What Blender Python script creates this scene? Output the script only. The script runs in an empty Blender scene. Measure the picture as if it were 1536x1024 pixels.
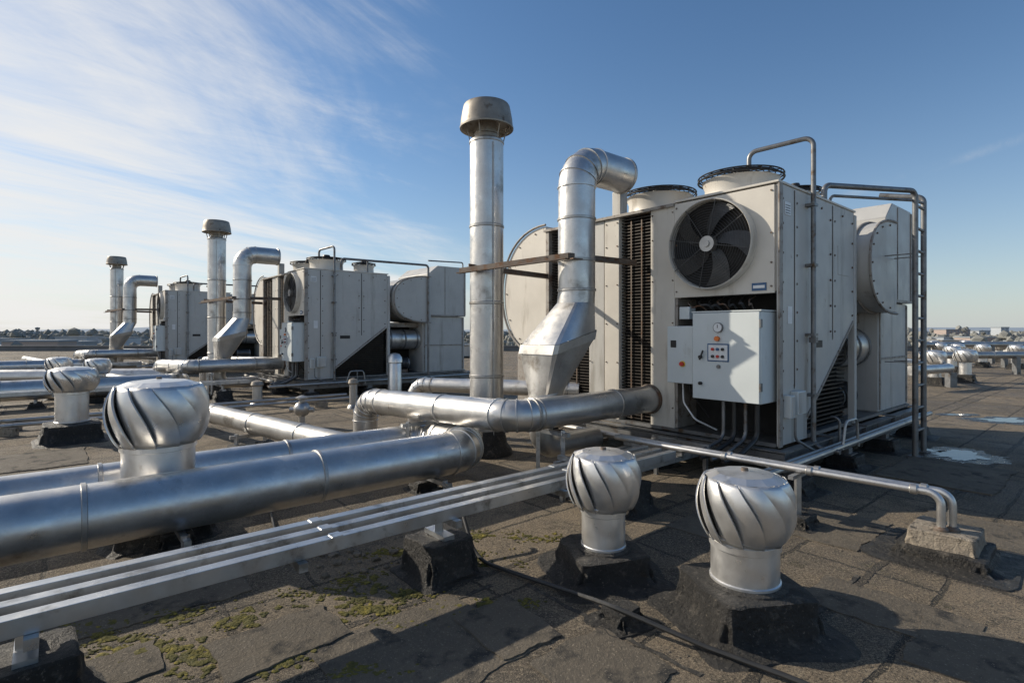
import bpy, bmesh, math, random
from mathutils import Vector, Matrix, noise
random.seed(7)
R_=math.radians
scn=bpy.context.scene; col=scn.collection
F=810.0; HZ=497.0; CH=1.6
def at(px,py,Y): return Vector(((px-768)/F*Y, Y, CH-(py-HZ)/F*Y))
def gnd(px,py,z=0.0):
    Y=(CH-z)*F/(py-HZ); return Vector(((px-768)/F*Y,Y,z))
# camera
cam=bpy.data.cameras.new('camera'); co=bpy.data.objects.new('camera',cam); col.objects.link(co)
co.location=(0,0,CH); co.rotation_euler=(R_(90),0,0); cam.sensor_width=36; cam.lens=36*F/1536
cam.shift_y=-(512-HZ)/1536; cam.clip_end=9000; cam.clip_start=.05; scn.camera=co
scn.view_settings.view_transform='Standard'; scn.view_settings.look='None'; scn.view_settings.exposure=0
# ---------------- materials
def N(nt,t,**k):
    n=nt.nodes.new(t)
    for a,b in k.items(): setattr(n,a,b)
    return n
def c4(c): return (c[0],c[1],c[2],1)
def pmat(name,c1,c2,rough=.5,metal=0,scale=6,stretch=(1,1,1),c3=None,thr=.58,sscale=3,sstretch=(1,1,1),bump=.1,bscale=80,rvar=.25,c4_=None,thr4=.62,s4=20,voro=0,bd=.01,st4=(1,1,.35),f3=1.0):
    m=bpy.data.materials.new(name); m.use_nodes=True; nt=m.node_tree; L=nt.links.new
    b=nt.nodes['Principled BSDF']; tc=N(nt,'ShaderNodeTexCoord')
    def noi(s,st,det=8,ro=.6):
        mp=N(nt,'ShaderNodeMapping'); mp.inputs['Scale'].default_value=st; L(tc.outputs['Object'],mp.inputs['Vector'])
        n=N(nt,'ShaderNodeTexNoise'); n.inputs['Scale'].default_value=s; n.inputs['Detail'].default_value=det; n.inputs['Roughness'].default_value=ro
        L(mp.outputs[0],n.inputs['Vector']); return n.outputs['Fac']
    def rng(o,a,c,x=0,y=1):
        r=N(nt,'ShaderNodeMapRange'); r.inputs[1].default_value=a; r.inputs[2].default_value=c; r.inputs[3].default_value=x; r.inputs[4].default_value=y; L(o,r.inputs[0]); return r.outputs[0]
    def mix(f,A,B):
        x=N(nt,'ShaderNodeMix',data_type='RGBA'); L(f,x.inputs[0])
        for i,v in ((6,A),(7,B)):
            if isinstance(v,tuple): x.inputs[i].default_value=c4(v)
            else: L(v,x.inputs[i])
        return x.outputs[2]
    n1=noi(scale,stretch); out=mix(rng(n1,.3,.7),c1,c2)
    if voro:
        v=N(nt,'ShaderNodeTexVoronoi'); v.inputs['Scale'].default_value=voro; L(tc.outputs['Object'],v.inputs['Vector'])
        hs=N(nt,'ShaderNodeSeparateColor'); L(v.outputs['Color'],hs.inputs[0])
        out=mix(rng(hs.outputs[0],0,1,0,.35),out,c2)
    if c3: out=mix(rng(noi(sscale,sstretch,12,.65),thr,thr+.12,0,f3),out,c3)
    if c4_: out=mix(rng(noi(s4,st4,12,.7),thr4,thr4+.08),out,c4_)
    L(out,b.inputs['Base Color']); b.inputs['Metallic'].default_value=metal
    L(rng(noi(scale*1.7,stretch),.3,.7,max(.03,rough-rvar/2),min(1,rough+rvar/2)),b.inputs['Roughness'])
    if bump:
        bp=N(nt,'ShaderNodeBump'); bp.inputs['Strength'].default_value=bump; bp.inputs['Distance'].default_value=bd
        L(noi(bscale,(1,1,1),6,.7),bp.inputs['Height']); L(bp.outputs[0],b.inputs['Normal'])
    return m
M={}
M['galv']=pmat('galvanised_steel',(.70,.69,.67),(.49,.48,.465),rough=.38,metal=.86,scale=3,c3=(.28,.26,.23),thr=.57,sscale=2.5,bump=.08,bscale=25,c4_=(.22,.17,.12),thr4=.66,s4=14,voro=45)
M['galv2']=pmat('weathered_galvanised',(.54,.53,.51),(.35,.34,.325),rough=.44,metal=.8,scale=2,c3=(.20,.18,.155),thr=.55,sscale=3,bump=.08,bscale=20,c4_=(.18,.11,.07),thr4=.64,s4=10,voro=40)
M['alu']=pmat('turbine_aluminium',(.80,.79,.77),(.62,.61,.59),rough=.36,metal=.80,scale=5,c3=(.36,.33,.29),thr=.59,sscale=5,sstretch=(1,1,.5),bump=.06,bscale=25,c4_=(.24,.18,.13),thr4=.67,s4=12)
M['capm']=pmat('stained_cap_metal',(.36,.325,.275),(.23,.20,.165),rough=.5,metal=.6,scale=5,c3=(.12,.08,.05),thr=.57,sscale=7,bump=.1)
M['cream']=pmat('weathered_cream_paint',(.64,.60,.53),(.55,.515,.455),rough=.45,scale=2.2,c3=(.36,.32,.26),thr=.56,sscale=2.8,sstretch=(1.8,1.8,.3),bump=.03,bscale=20,c4_=(.17,.09,.045),thr4=.645,s4=8,f3=.7)
M['cream2']=pmat('grey_cream_paint',(.52,.51,.48),(.44,.43,.405),rough=.45,scale=2,c3=(.27,.25,.215),thr=.555,sscale=2.4,sstretch=(2,2,.22),bump=.03,bscale=20,c4_=(.14,.08,.05),thr4=.64,s4=8,f3=.7)
M['edge']=pmat('dirty_trim',(.36,.335,.30),(.22,.195,.17),rough=.55,scale=6,c3=(.12,.075,.05),thr=.53,sscale=9,bump=.1)
M['box']=pmat('control_box_paint',(.60,.64,.64),(.55,.59,.59),rough=.4,scale=3,c3=(.40,.40,.37),thr=.60,sscale=4,sstretch=(1,1,.4),bump=.02,c4_=(.2,.14,.09),thr4=.68,s4=10,f3=.7)
M['dark']=pmat('black_metal',(.02,.02,.021),(.035,.034,.033),rough=.5,metal=.3,scale=8,bump=.05)
M['coil']=pmat('coil_fins',(.03,.027,.024),(.05,.042,.035),rough=.5,metal=.5,scale=4,c3=(.10,.06,.035),thr=.58,sscale=5,bump=.1)
M['blade']=pmat('grey_fan_blade',(.075,.075,.075),(.05,.05,.05),rough=.4,metal=.4,scale=8,bump=.02)
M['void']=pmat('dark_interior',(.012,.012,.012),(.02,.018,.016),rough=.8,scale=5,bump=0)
M['core']=pmat('rotor_inner_metal',(.22,.215,.205),(.13,.127,.12),rough=.55,metal=.6,scale=5,bump=0)
M['steel']=pmat('frame_steel',(.25,.255,.26),(.15,.15,.15),rough=.48,metal=.7,scale=6,c3=(.12,.08,.05),thr=.56,sscale=6,bump=.08)
M['guard']=pmat('guard_wire',(.07,.07,.07),(.05,.05,.05),rough=.45,metal=.5,scale=6,bump=0)
M['rust']=pmat('rusty_angle',(.19,.16,.135),(.11,.08,.06),rough=.6,metal=.4,scale=7,c3=(.14,.07,.035),thr=.5,sscale=9,bump=.12)
M['strut']=pmat('zinc_strut',(.56,.57,.575),(.38,.39,.40),rough=.38,metal=.88,scale=4,c3=(.24,.235,.225),thr=.54,sscale=6,bump=.05,c4_=(.18,.13,.09),thr4=.65,s4=12)
M['bit']=pmat('black_bitumen',(.016,.015,.014),(.038,.035,.031),rough=.55,scale=7,c3=(.13,.115,.095),thr=.58,sscale=9,bump=1,bscale=30,bd=.05,c4_=(.22,.19,.15),thr4=.59,s4=55,st4=(1,1,1))
M['tar']=pmat('tar_seam',(.03,.027,.024),(.05,.045,.038),rough=.7,scale=7,c3=(.15,.13,.10),thr=.50,sscale=18,bump=1,bscale=60,bd=.03)
M['conc']=pmat('old_concrete',(.42,.36,.28),(.25,.21,.165),rough=.85,scale=12,c3=(.08,.07,.055),thr=.52,sscale=16,bump=1,bscale=40,bd=.03)
M['rubber']=pmat('black_rubber',(.02,.02,.02),(.03,.03,.03),rough=.45,scale=8,bump=.02)
for nm,c in (('white',(.75,.76,.76)),('red',(.55,.03,.02)),('orange',(.8,.2,.03)),('yellow',(.75,.5,.05)),('blue',(.03,.10,.22))):
    M[nm]=pmat(nm+'_plastic',c,tuple(x*.85 for x in c),rough=.4,scale=8,bump=0)
M['moss']=pmat('moss_olive',(.13,.11,.016),(.05,.05,.012),rough=.95,scale=6,c3=(.25,.20,.03),thr=.53,sscale=16,bump=0)
M['felt']=pmat('felt_patch',(.095,.08,.06),(.165,.137,.10),rough=.85,scale=3,c3=(.035,.033,.03),thr=.52,sscale=5,bump=1,bscale=60,bd=.02,c4_=(.32,.27,.2),thr4=.57,s4=80,st4=(1,1,1))
M['rubble']=pmat('rubble_dark',(.07,.063,.05),(.19,.16,.125),rough=.9,scale=9,bump=.6)
M['farA']=pmat('hazy_plaster',(.46,.49,.52),(.38,.41,.44),rough=.9,scale=.1,bump=0)  # hazy materials: distance haze is painted into their base colours
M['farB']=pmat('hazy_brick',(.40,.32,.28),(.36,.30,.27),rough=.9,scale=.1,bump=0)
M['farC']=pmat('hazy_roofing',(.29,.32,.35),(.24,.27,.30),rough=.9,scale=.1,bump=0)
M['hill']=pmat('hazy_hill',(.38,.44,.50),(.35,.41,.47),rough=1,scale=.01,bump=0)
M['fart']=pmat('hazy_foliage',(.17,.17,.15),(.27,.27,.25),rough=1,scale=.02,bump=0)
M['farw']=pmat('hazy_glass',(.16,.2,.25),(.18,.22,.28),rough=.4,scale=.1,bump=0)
M['par']=pmat('parapet_coping',(.20,.20,.20),(.13,.13,.13),rough=.8,scale=1,bump=.1)
M['water']=pmat('puddle_water',(.02,.025,.03),(.03,.033,.036),rough=.05,rvar=.04,scale=3,bump=.12,bscale=7,bd=.01)
M['wet']=pmat('wet_felt',(.012,.011,.010),(.03,.027,.023),rough=.28,scale=5,c3=(.06,.05,.04),thr=.55,sscale=12,bump=.8,bscale=60,bd=.012)
def roofmat():
    m=bpy.data.materials.new('mineral_felt_roof'); m.use_nodes=True; nt=m.node_tree; L=nt.links.new; b=nt.nodes['Principled BSDF']
    tc=N(nt,'ShaderNodeTexCoord')
    def noi(s,det=8,ro=.6,src=None):
        n=N(nt,'ShaderNodeTexNoise'); n.inputs['Scale'].default_value=s; n.inputs['Detail'].default_value=det; n.inputs['Roughness'].default_value=ro
        L(src or tc.outputs['Object'],n.inputs['Vector']); return n
    def rng(o,a,c,x=0,y=1):
        r=N(nt,'ShaderNodeMapRange'); r.inputs[1].default_value=a; r.inputs[2].default_value=c; r.inputs[3].default_value=x; r.inputs[4].default_value=y; L(o,r.inputs[0]); return r.outputs[0]
    def mix(f,A,B,bt='MIX'):
        x=N(nt,'ShaderNodeMix',data_type='RGBA',blend_type=bt)
        L(f,x.inputs[0])
        for i,v in ((6,A),(7,B)):
            if isinstance(v,tuple): x.inputs[i].default_value=c4(v)
            else: L(v,x.inputs[i])
        return x.outputs[2]
    mp=N(nt,'ShaderNodeMapping'); mp.inputs['Rotation'].default_value=(0,0,R_(-40.4)); L(tc.outputs['Object'],mp.inputs['Vector'])
    dn=noi(3.5,6,.7); dv=N(nt,'ShaderNodeVectorMath',operation='SCALE'); dv.inputs[3].default_value=.09; L(dn.outputs['Color'],dv.inputs[0])
    ad=N(nt,'ShaderNodeVectorMath',operation='ADD'); L(mp.outputs[0],ad.inputs[0]); L(dv.outputs[0],ad.inputs[1])
    def brick(w,h,ms,off,sh):
        br=N(nt,'ShaderNodeTexBrick'); a2=N(nt,'ShaderNodeVectorMath',operation='ADD'); a2.inputs[1].default_value=sh; L(ad.outputs[0],a2.inputs[0]); L(a2.outputs[0],br.inputs['Vector']); br.inputs['Scale'].default_value=1
        br.inputs['Brick Width'].default_value=w; br.inputs['Row Height'].default_value=h; br.inputs['Mortar Size'].default_value=ms; br.inputs['Mortar Smooth'].default_value=.35
        br.inputs['Color1'].default_value=(0,0,0,1); br.inputs['Color2'].default_value=(1,1,1,1); br.inputs['Mortar'].default_value=(.5,.5,.5,1); br.offset=off; return br
    br=brick(2.1,.86,.018,.37,(0,0,0)); b2=brick(3.7,1.63,.032,.6,(.7,.4,0))
    base=mix(rng(noi(.8,9,.7).outputs[0],.38,.62),(.32,.245,.16),(.145,.118,.085))
    sc=N(nt,'ShaderNodeSeparateColor'); L(br.outputs['Color'],sc.inputs[0]); s2=N(nt,'ShaderNodeSeparateColor'); L(b2.outputs['Color'],s2.inputs[0])
    base=mix(rng(sc.outputs[0],0,1,0,.85),base,(.085,.072,.057))
    base=mix(rng(s2.outputs[0],.3,1,0,.5),base,(.34,.265,.175))
    base=mix(rng(noi(2.6,14,.78).outputs[0],.51,.60,0,.85),base,(.045,.038,.031))
    base=mix(rng(noi(1.9,14,.78).outputs[0],.56,.64,0,.8),base,(.38,.31,.215))
    base=mix(rng(noi(1.3,14,.8).outputs[0],.58,.66,0,.6),base,(.13,.115,.026))
    st=noi(8,12,.8); base=mix(rng(st.outputs[0],.54,.62,0,.75),base,(.03,.026,.022))
    sw=noi(15,10,.8); base=mix(rng(sw.outputs[0],.57,.64,0,.55),base,(.38,.31,.22))
    base=mix(rng(br.outputs['Fac'],0,1,0,.96),base,(.011,.011,.010)); base=mix(rng(b2.outputs['Fac'],0,1,0,.88),base,(.02,.018,.017))
    sp=noi(60,4,.9); base=mix(rng(sp.outputs[0],.54,.62,0,.85),base,(.55,.45,.31)); base=mix(rng(sp.outputs[0],.47,.39,0,.9),base,(.014,.012,.010))
    s3=noi(190,2,.85); base=mix(rng(s3.outputs[0],.47,.39,0,.8),base,(.014,.012,.010)); base=mix(rng(s3.outputs[0],.56,.66,0,.65),base,(.52,.43,.3))
    L(base,b.inputs['Base Color']); L(rng(noi(.9,6).outputs[0],.35,.65,.6,.95),b.inputs['Roughness'])
    h=N(nt,'ShaderNodeMath',operation='MULTIPLY_ADD'); L(noi(45,5,.9).outputs[0],h.inputs[0]); h.inputs[1].default_value=1.4; L(rng(noi(4,8,.6).outputs[0],0,1,0,3.4),h.inputs[2])
    h2=N(nt,'ShaderNodeMath',operation='MULTIPLY_ADD'); L(br.outputs['Fac'],h2.inputs[0]); h2.inputs[1].default_value=-.9; L(h.outputs[0],h2.inputs[2])
    h3=N(nt,'ShaderNodeMath',operation='MULTIPLY_ADD'); L(b2.outputs['Fac'],h3.inputs[0]); h3.inputs[1].default_value=1.0; L(h2.outputs[0],h3.inputs[2])
    bp=N(nt,'ShaderNodeBump'); bp.inputs['Strength'].default_value=1; bp.inputs['Distance'].default_value=.019; L(h3.outputs[0],bp.inputs['Height']); L(bp.outputs[0],b.inputs['Normal'])
    return m
M['roof']=roofmat()
# ---------------- geometry helpers
I4=Matrix.Identity(4)
C0=Vector((2.67,5.45,0)); UV=Vector((.7616,.648,0)); VV=Vector((-.648,.7616,0)); TH=math.atan2(.648,.7616)
U=Matrix.Translation(C0)@Matrix.Rotation(TH,4,'Z')
def uw(a,b,z=0): return C0+UV*a+VV*b+Vector((0,0,z))
ROOT={}
def fillet(pts,rad,seg=8):
    pts=[Vector(p) for p in pts]; out=[pts[0]]
    for i in range(1,len(pts)-1):
        p=pts[i]; d1=(pts[i-1]-p); d2=(pts[i+1]-p); l1=d1.length; l2=d2.length; d1.normalize(); d2.normalize()
        ang=d1.angle(d2)
        if ang>3.1: out.append(p); continue
        t=min(rad/math.tan(ang/2),l1*.49 if i>1 else l1*.98,l2*.49 if i<len(pts)-2 else l2*.98); r=t*math.tan(ang/2)
        bis=(d1+d2).normalized(); c=p+bis*(r/math.sin(ang/2)); a=p+d1*t-c; e=p+d2*t-c; tot=a.angle(e); ax=a.cross(e).normalized()
        for k in range(seg+1): out.append(c+Matrix.Rotation(tot*k/seg,3,ax)@a)
    out.append(pts[-1]); return out
class MB:
    def __init__(s,W=I4): s.bm=bmesh.new(); s.W=W
    def face(s,ps):
        return s.bm.faces.new([s.bm.verts.new(p) for p in ps])
    def box(s,x0,x1,y0,y1,z0,z1):
        v=[s.bm.verts.new((x,y,z)) for z in (z0,z1) for y in (y0,y1) for x in (x0,x1)]
        for f in ((0,2,3,1),(4,5,7,6),(0,1,5,4),(2,6,7,3),(0,4,6,2),(1,3,7,5)): s.bm.faces.new([v[i] for i in f])
        return s
    def prism(s,pts,vec):
        vec=Vector(vec); a=[s.bm.verts.new(p) for p in pts]; b=[s.bm.verts.new(Vector(p)+vec) for p in pts]; n=len(a)
        s.bm.faces.new(a); s.bm.faces.new(b[::-1])
        for i in range(n): s.bm.faces.new((a[i],b[i],b[(i+1)%n],a[(i+1)%n]))
        return s
    def loft(s,rings,closed=False,cap=True):
        R=[[s.bm.verts.new(p) for p in r] for r in rings]; n=len(R[0])
        rr=list(zip(R,R[1:]))+([(R[-1],R[0])] if closed else [])
        for A,B in rr:
            for i in range(n): s.bm.faces.new((A[i],A[(i+1)%n],B[(i+1)%n],B[i]))
        if cap and not closed: s.bm.faces.new(R[0][::-1]); s.bm.faces.new(R[-1])
        return s
    def tube(s,pts,r,n=24,cap=True,closed=False):
        pts=[Vector(p) for p in pts]; m=len(pts); rings=[]
        def tan(i):
            if closed: return (pts[(i+1)%m]-pts[i-1]).normalized()
            if i==0: return (pts[1]-pts[0]).normalized()
            if i==m-1: return (pts[-1]-pts[-2]).normalized()
            return ((pts[i+1]-pts[i]).normalized()+(pts[i]-pts[i-1]).normalized()).normalized()
        t=tan(0); up=Vector((0,0,1)) if abs(t.z)<.9 else Vector((1,0,0)); nx=t.cross(up).normalized()
        for i in range(m):
            t2=tan(i); q=t.rotation_difference(t2); nx=(q@nx); nx=(nx-t2*nx.dot(t2)).normalized(); t=t2; ny=t.cross(nx)
            rad=r[i] if isinstance(r,(list,tuple)) else r
            rings.append([pts[i]+nx*rad*math.cos(2*math.pi*k/n)+ny*rad*math.sin(2*math.pi*k/n) for k in range(n)])
        return s.loft(rings,closed,cap)
    def cyl(s,a,b,r,n=24,r2=None): return s.tube([a,b],[r,r if r2 is None else r2],n)
    def lathe(s,prof,c=(0,0,0),n=40,cap=True):
        c=Vector(c); return s.loft([[c+Vector((r*math.cos(2*math.pi*k/n),r*math.sin(2*math.pi*k/n),z)) for k in range(n)] for r,z in prof],False,cap)
    def ring(s,c,nrm,R,r,n=40,ns=5):
        c=Vector(c); nrm=Vector(nrm).normalized(); x=nrm.cross(Vector((0,0,1)) if abs(nrm.z)<.9 else Vector((1,0,0))).normalized(); y=nrm.cross(x)
        return s.tube([c+x*R*math.cos(2*math.pi*k/n)+y*R*math.sin(2*math.pi*k/n) for k in range(n)],r,ns,False,True)
    def bar(s,a,b,w,h):
        a=Vector(a);b=Vector(b);t=(b-a).normalized(); up=Vector((0,0,1)) if abs(t.z)<.95 else Vector((1,0,0)); x=t.cross(up).normalized()*w/2; y=x.cross(t).normalized()*h/2
        return s.loft([[p+x+y,p-x+y,p-x-y,p+x-y] for p in (a,b)])
    def angle(s,a,b,w=.06,t=.008):
        a=Vector(a);b=Vector(b);d=(b-a).normalized(); x=d.cross(Vector((0,0,1))).normalized(); y=Vector((0,0,1))
        pr=[(0,0),(w,0),(w,t),(t,t),(t,w),(0,w)]
        return s.loft([[p+x*u+y*(-w+v) for u,v in pr] for p in (a,b)])
    def build(s,name,mat,parent=None,loc=None,bevel=0,ang=35,smooth=True):
        bmesh.ops.recalc_face_normals(s.bm,faces=s.bm.faces[:])
        if parent is not None: base=ROOT[parent.name]
        else: base=Matrix.Translation(Vector(loc or (0,0,0)))
        s.bm.transform(base.inverted()@s.W)
        me=bpy.data.meshes.new(name); s.bm.to_mesh(me); s.bm.free(); me.materials.append(M[mat] if isinstance(mat,str) else mat)
        if smooth:
            me.polygons.foreach_set('use_smooth',[True]*len(me.polygons)); me.set_sharp_from_angle(angle=R_(ang))
        o=bpy.data.objects.new(name,me); col.objects.link(o)
        if parent is not None: o.parent=parent; ROOT[o.name]=base
        else: o.location=base.to_translation(); ROOT[o.name]=base
        if bevel:
            bv=o.modifiers.new('bevel','BEVEL'); bv.width=bevel; bv.segments=2; bv.limit_method='ANGLE'; bv.angle_limit=R_(40); bv.harden_normals=False
        return o
def scatter_mesh(name,mat,items,loc=(0,0,0)):
    b=bmesh.new(); bmesh.ops.create_icosphere(b,subdivisions=1,radius=1); tv=[v.co.copy() for v in b.verts]; tf=[[v.index for v in f.verts] for f in b.faces]; b.free()
    V=[];Fc=[]
    for p,rx,ry,rz in items:
        o=len(V); a=random.random()*6; c=math.cos(a); s=math.sin(a)
        for t in tv:
            k=1+random.uniform(-.3,.3); V.append((p.x+(t.x*c-t.y*s)*rx*k-loc[0],p.y+(t.x*s+t.y*c)*ry*k-loc[1],p.z+t.z*rz*k))
        Fc+=[[i+o for i in f] for f in tf]
    me=bpy.data.meshes.new(name); me.from_pydata(V,[],Fc); me.materials.append(M[mat]); o=bpy.data.objects.new(name,me); o.location=loc; col.objects.link(o); return o
def tag(o,label,cat,group=None,kind=None):
    if label: o['label']=label
    if cat: o['category']=cat
    if group: o['group']=group
    if kind: o['kind']=kind
    return o
def thing(name,label,cat,loc,rz=0,group=None):
    o=bpy.data.objects.new(name,None); col.objects.link(o); o.location=loc; o.rotation_euler=(0,0,rz); o.empty_display_size=.1
    ROOT[o.name]=Matrix.Translation(Vector(loc))@Matrix.Rotation(rz,4,'Z'); return tag(o,label,cat,group)
def struct(mb,name,mat,**k):
    o=mb.build(name,mat,**k); o['kind']='structure'; return o
def copy_tree(o,parent=None):
    c=o.copy(); col.objects.link(c); c.parent=parent
    for ch in list(o.children): copy_tree(ch,c)
    return c
# =============== HVAC UNIT
ASM=[]
def reg(o,tmpl,cat): ASM.append((o,tmpl,cat)); return o
def unit():
    root=thing('rooftop_hvac_unit','','hvac unit',C0,TH,'rooftop air handling units in a row')
    B=lambda:MB(U)
    f=B()
    for b0 in (-.10,1.55,3.25): f.box(-.12,4.8,b0,b0+.02,.24,.40); f.box(-.12,4.8,b0-.04,b0+.06,.40,.415); f.box(-.12,4.8,b0-.04,b0+.06,.225,.24)
    for a0 in (-.14,1.1,2.2,3.4,4.82): f.box(a0,a0+.02,-.14,3.35,.25,.398); f.box(a0-.04,a0+.06,-.16,3.35,.416,.428)
    f.build('base_frame','steel',root)
    B().box(-.02,4.7,.0,3.3,.43,.47).build('floor_plate','steel',root)
    ZB=2.01
    poly=[(.0,ZB),(0,3.09),(2.15,3.09),(2.15,1.72),(.72,.66),(.72,.47),(.42,.47),(.42,ZB)]
    b=B(); b.prism([(a,.0,z) for a,z in poly],(0,1.163,0)); b.build('cabinet','cream',root,bevel=.008)
    poly=[(-.005,.44),(-.005,3.10),(2.15,3.10),(2.15,1.70),(.70,.64),(.70,.44)]
    sp=B(); sp.prism([(a,-.022,z) for a,z in poly],(0,.02,0)); side=sp.build('side_panel','cream2',root,bevel=.005)
    for a0 in (.36,1.42): B().box(a0,a0+.016,-.0235,-.0215,1.0 if a0<1 else 1.5,3.08).build('panel_seam','dark',side); B().box(a0+.018,a0+.05,-.029,-.0215,1.02 if a0<1 else 1.52,3.08).build('panel_flange','cream2',side)
    t=B(); t.box(1.60,1.98,-.027,-.0215,2.28,2.63); t.build('access_hatch','cream2',side,bevel=.003)
    t=B(); t.prism([(2.10,-.0225,1.70),(.70,-.0225,.665),(.70,-.0225,.70),(2.10,-.0225,1.735)],(0,-.012,0)); t.build('hopper_flange','edge',side)
    for a0,z0 in ((.08,.62),(.08,.9),(.08,1.2),(.08,1.5),(.08,1.8),(.08,2.1),(.08,2.4),(.08,2.7),(.08,2.95),(.42,1.2),(.42,1.5),(.42,1.8),(.42,2.1),(.42,2.4),(.42,2.7),(.42,2.95),(1.36,1.6),(1.36,1.9),(1.36,2.2),(1.36,2.5),(1.36,2.9),(1.49,1.6),(1.49,1.9),(1.49,2.2),(1.49,2.5),(1.49,2.9),(2.08,1.8),(2.08,2.1),(2.08,2.4),(2.08,2.7),(2.08,2.95),(.8,3.0),(1.1,3.0),(1.75,3.0)):
        B().cyl((a0,-.023,z0),(a0,-.034,z0),.013,10).build('bolt','rust',side)
    B().box(.13,.27,-.028,-.0215,2.80,2.93).build('nameplate','white',side)
    x=B()
    for k in range(4): x.box(.145,.255,-.0295,-.0275,2.815+k*.026,2.822+k*.026)
    x.build('nameplate_print','dark',side)
    B().box(.20,.30,-.028,-.0215,1.68,1.86).build('warning_sticker','white',side)
    B().box(.86,1.12,-.026,-.0215,1.42,1.50).build('dark_plate','dark',side)
    for a0,a1,z0,z1 in ((.10,.20,.72,.95),(.27,.48,.74,.98)):
        j=B().box(a0,a1,-.10,-.022,z0,z1).build('junction_box','box',root,bevel=.006)
        B().box(a0+.015,a1-.015,-.107,-.0995,z0+.015,z1-.015).build('cover_plate','cream2',j)
    c=B()
    for k in range(26): zz=.50+k*.05; c.box(.62,2.1,.07,.16,zz,zz+.016)
    c.build('lower_coil','coil',root)
    B().box(.5,2.12,.165,1.16,.475,1.6).build('coil_casing','void',root)
    B().box(2.152,2.23,-.03,.05,.44,3.07).build('corner_post','cream2',root,bevel=.006)
    B().box(-.02,.06,-.04,-.023,.43,3.10).build('corner_trim','edge',root,bevel=.004)
    B().box(-.022,-.001,.01,1.16,ZB-.02,3.085).build('fan_panel','cream',root,bevel=.005)
    fc=Vector((-.02,.685,2.555))
    sh=B(); n=64
    prof=[(.50,-.002),(.50,-.05),(.492,-.105),(.484,-.112),(.476,-.10),(.474,-.004)]
    sh.loft([[fc+Vector((h,r*math.cos(2*math.pi*k/n),r*math.sin(2*math.pi*k/n))) for k in range(n)] for r,h in prof],False,False)
    fan=sh.build('fan_shroud','cream',root)
    B().cyl(fc+Vector((-.003,0,0)),fc+Vector((-.008,0,0)),.474,48).build('fan_opening','void',fan)
    for k in range(5):
        bl=B(); th=k*math.pi*.4+.2; ra=[]
        for i in range(7):
            r=.08+i*.063; hw=(.055+.12*(i/6))/max(r,.13)*.72
            tt=th+.09*i; row=[]
            for j in range(5):
                q=tt+(j/4-.5)*2*hw; row.append(bl.bm.verts.new(fc+Vector((-.025-.05*(j/4),r*math.cos(q),r*math.sin(q)))))
            ra.append(row)
        for A,Bq in zip(ra,ra[1:]):
            for j in range(4): bl.bm.faces.new((A[j],A[j+1],Bq[j+1],Bq[j]))
        bl.build('fan_blade','blade',fan)
    g=B()
    for k in range(15): g.ring(fc+Vector((-.105-.012*math.cos(k/15*1.57),0,0)),(1,0,0),.06+k*.028,.0026,48,4)
    for k in range(8):
        q=k*math.pi/4+.2; g.bar(fc+Vector((-.119,.06*math.cos(q),.06*math.sin(q))),fc+Vector((-.105,.483*math.cos(q),.483*math.sin(q))),.007,.007)
    g.build('fan_guard','guard',fan)
    h=B(); h.cyl(fc+Vector((-.06,0,0)),fc+Vector((-.125,0,0)),.095,28,.085); h.cyl(fc+Vector((-.125,0,0)),fc+Vector((-.14,0,0)),.035,20); h.build('fan_hub','galv2',fan)
    B().box(-.03,-.0225,.09,.24,2.02,2.10).build('nameplate','blue',root)
    B().box(-.033,-.0305,.105,.225,2.045,2.075).build('nameplate_print','white',root)
    for bb in (.04,1.13):
        for zz in (2.06,2.3,2.6,3.03): B().cyl((-.022,bb,zz),(-.032,bb,zz),.01,10).build('bolt','rust',root)
    B().box(.40,.415,.02,1.16,.475,ZB).build('recess_back','void',root)
    B().box(-.0,.42,1.13,1.162,.475,ZB-.025).build('recess_side','edge',root)
    for k in range(7):
        q=.12*k
        B().tube(fillet([(.25,1.05-q,ZB-.03),(.0+.03*(k%3),1.0-q,1.93),(-.06,.9-q*.9,1.86+.03*(k%2)),(-.08,.80-q*.8,1.90),(.05,.75-q*.7,1.80)],.06,5),.008+.003*(k%3),7).build('wire','rubber' if k%3 else 'rust',root)
    B().tube(fillet([(.3,.95,1.85),(.2,1.08,1.6),(.15,1.07,.9),(.3,.9,.6)],.15),.012,8).build('wire','rubber',root)
    cb=B().box(-.27,.12,.03,.765,.88,1.80).build('control_box','box',root,bevel=.012)
    B().box(-.297,-.272,.035,.76,.885,1.795).build('door','box',cb,bevel=.006)
    B().box(-.29,.13,.02,.775,1.802,1.815).build('rain_lip','box',cb)
    X=-.299
    B().cyl((X,.46,1.64),(X-.02,.46,1.64),.052,28).build('gauge','steel',cb)
    B().cyl((X-.0205,.46,1.64),(X-.024,.46,1.64),.044,28).build('gauge_face','white',cb)
    B().box(X-.0265,X-.0245,.457,.463,1.635,1.672).build('gauge_needle','dark',cb)
    B().cyl((X,.47,1.525),(X-.03,.47,1.525),.026,20).build('push_button','orange',cb)
    B().box(X-.004,X-.0005,.347,.583,1.287,1.473).build('panel_border','blue',cb)
    B().box(X-.007,X-.0045,.36,.57,1.30,1.46).build('button_plate','white',cb)
    cs=['dark','red','dark','dark','blue','red']
    for k in range(6):
        bb=.41+.055*(k%3); zz=1.34+.075*(k//3); B().cyl((X-.0075,bb,zz),(X-.022,bb,zz),.016,14).build('push_button',cs[k],cb)
    B().cyl((X,.46,1.235),(X-.012,.46,1.235),.02,16).build('key_switch','steel',cb)
    for zz in (1.33,1.05): B().cyl((X,.66,zz),(X-.03,.66,zz),.018,12).build('door_latch','dark',cb)
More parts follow.
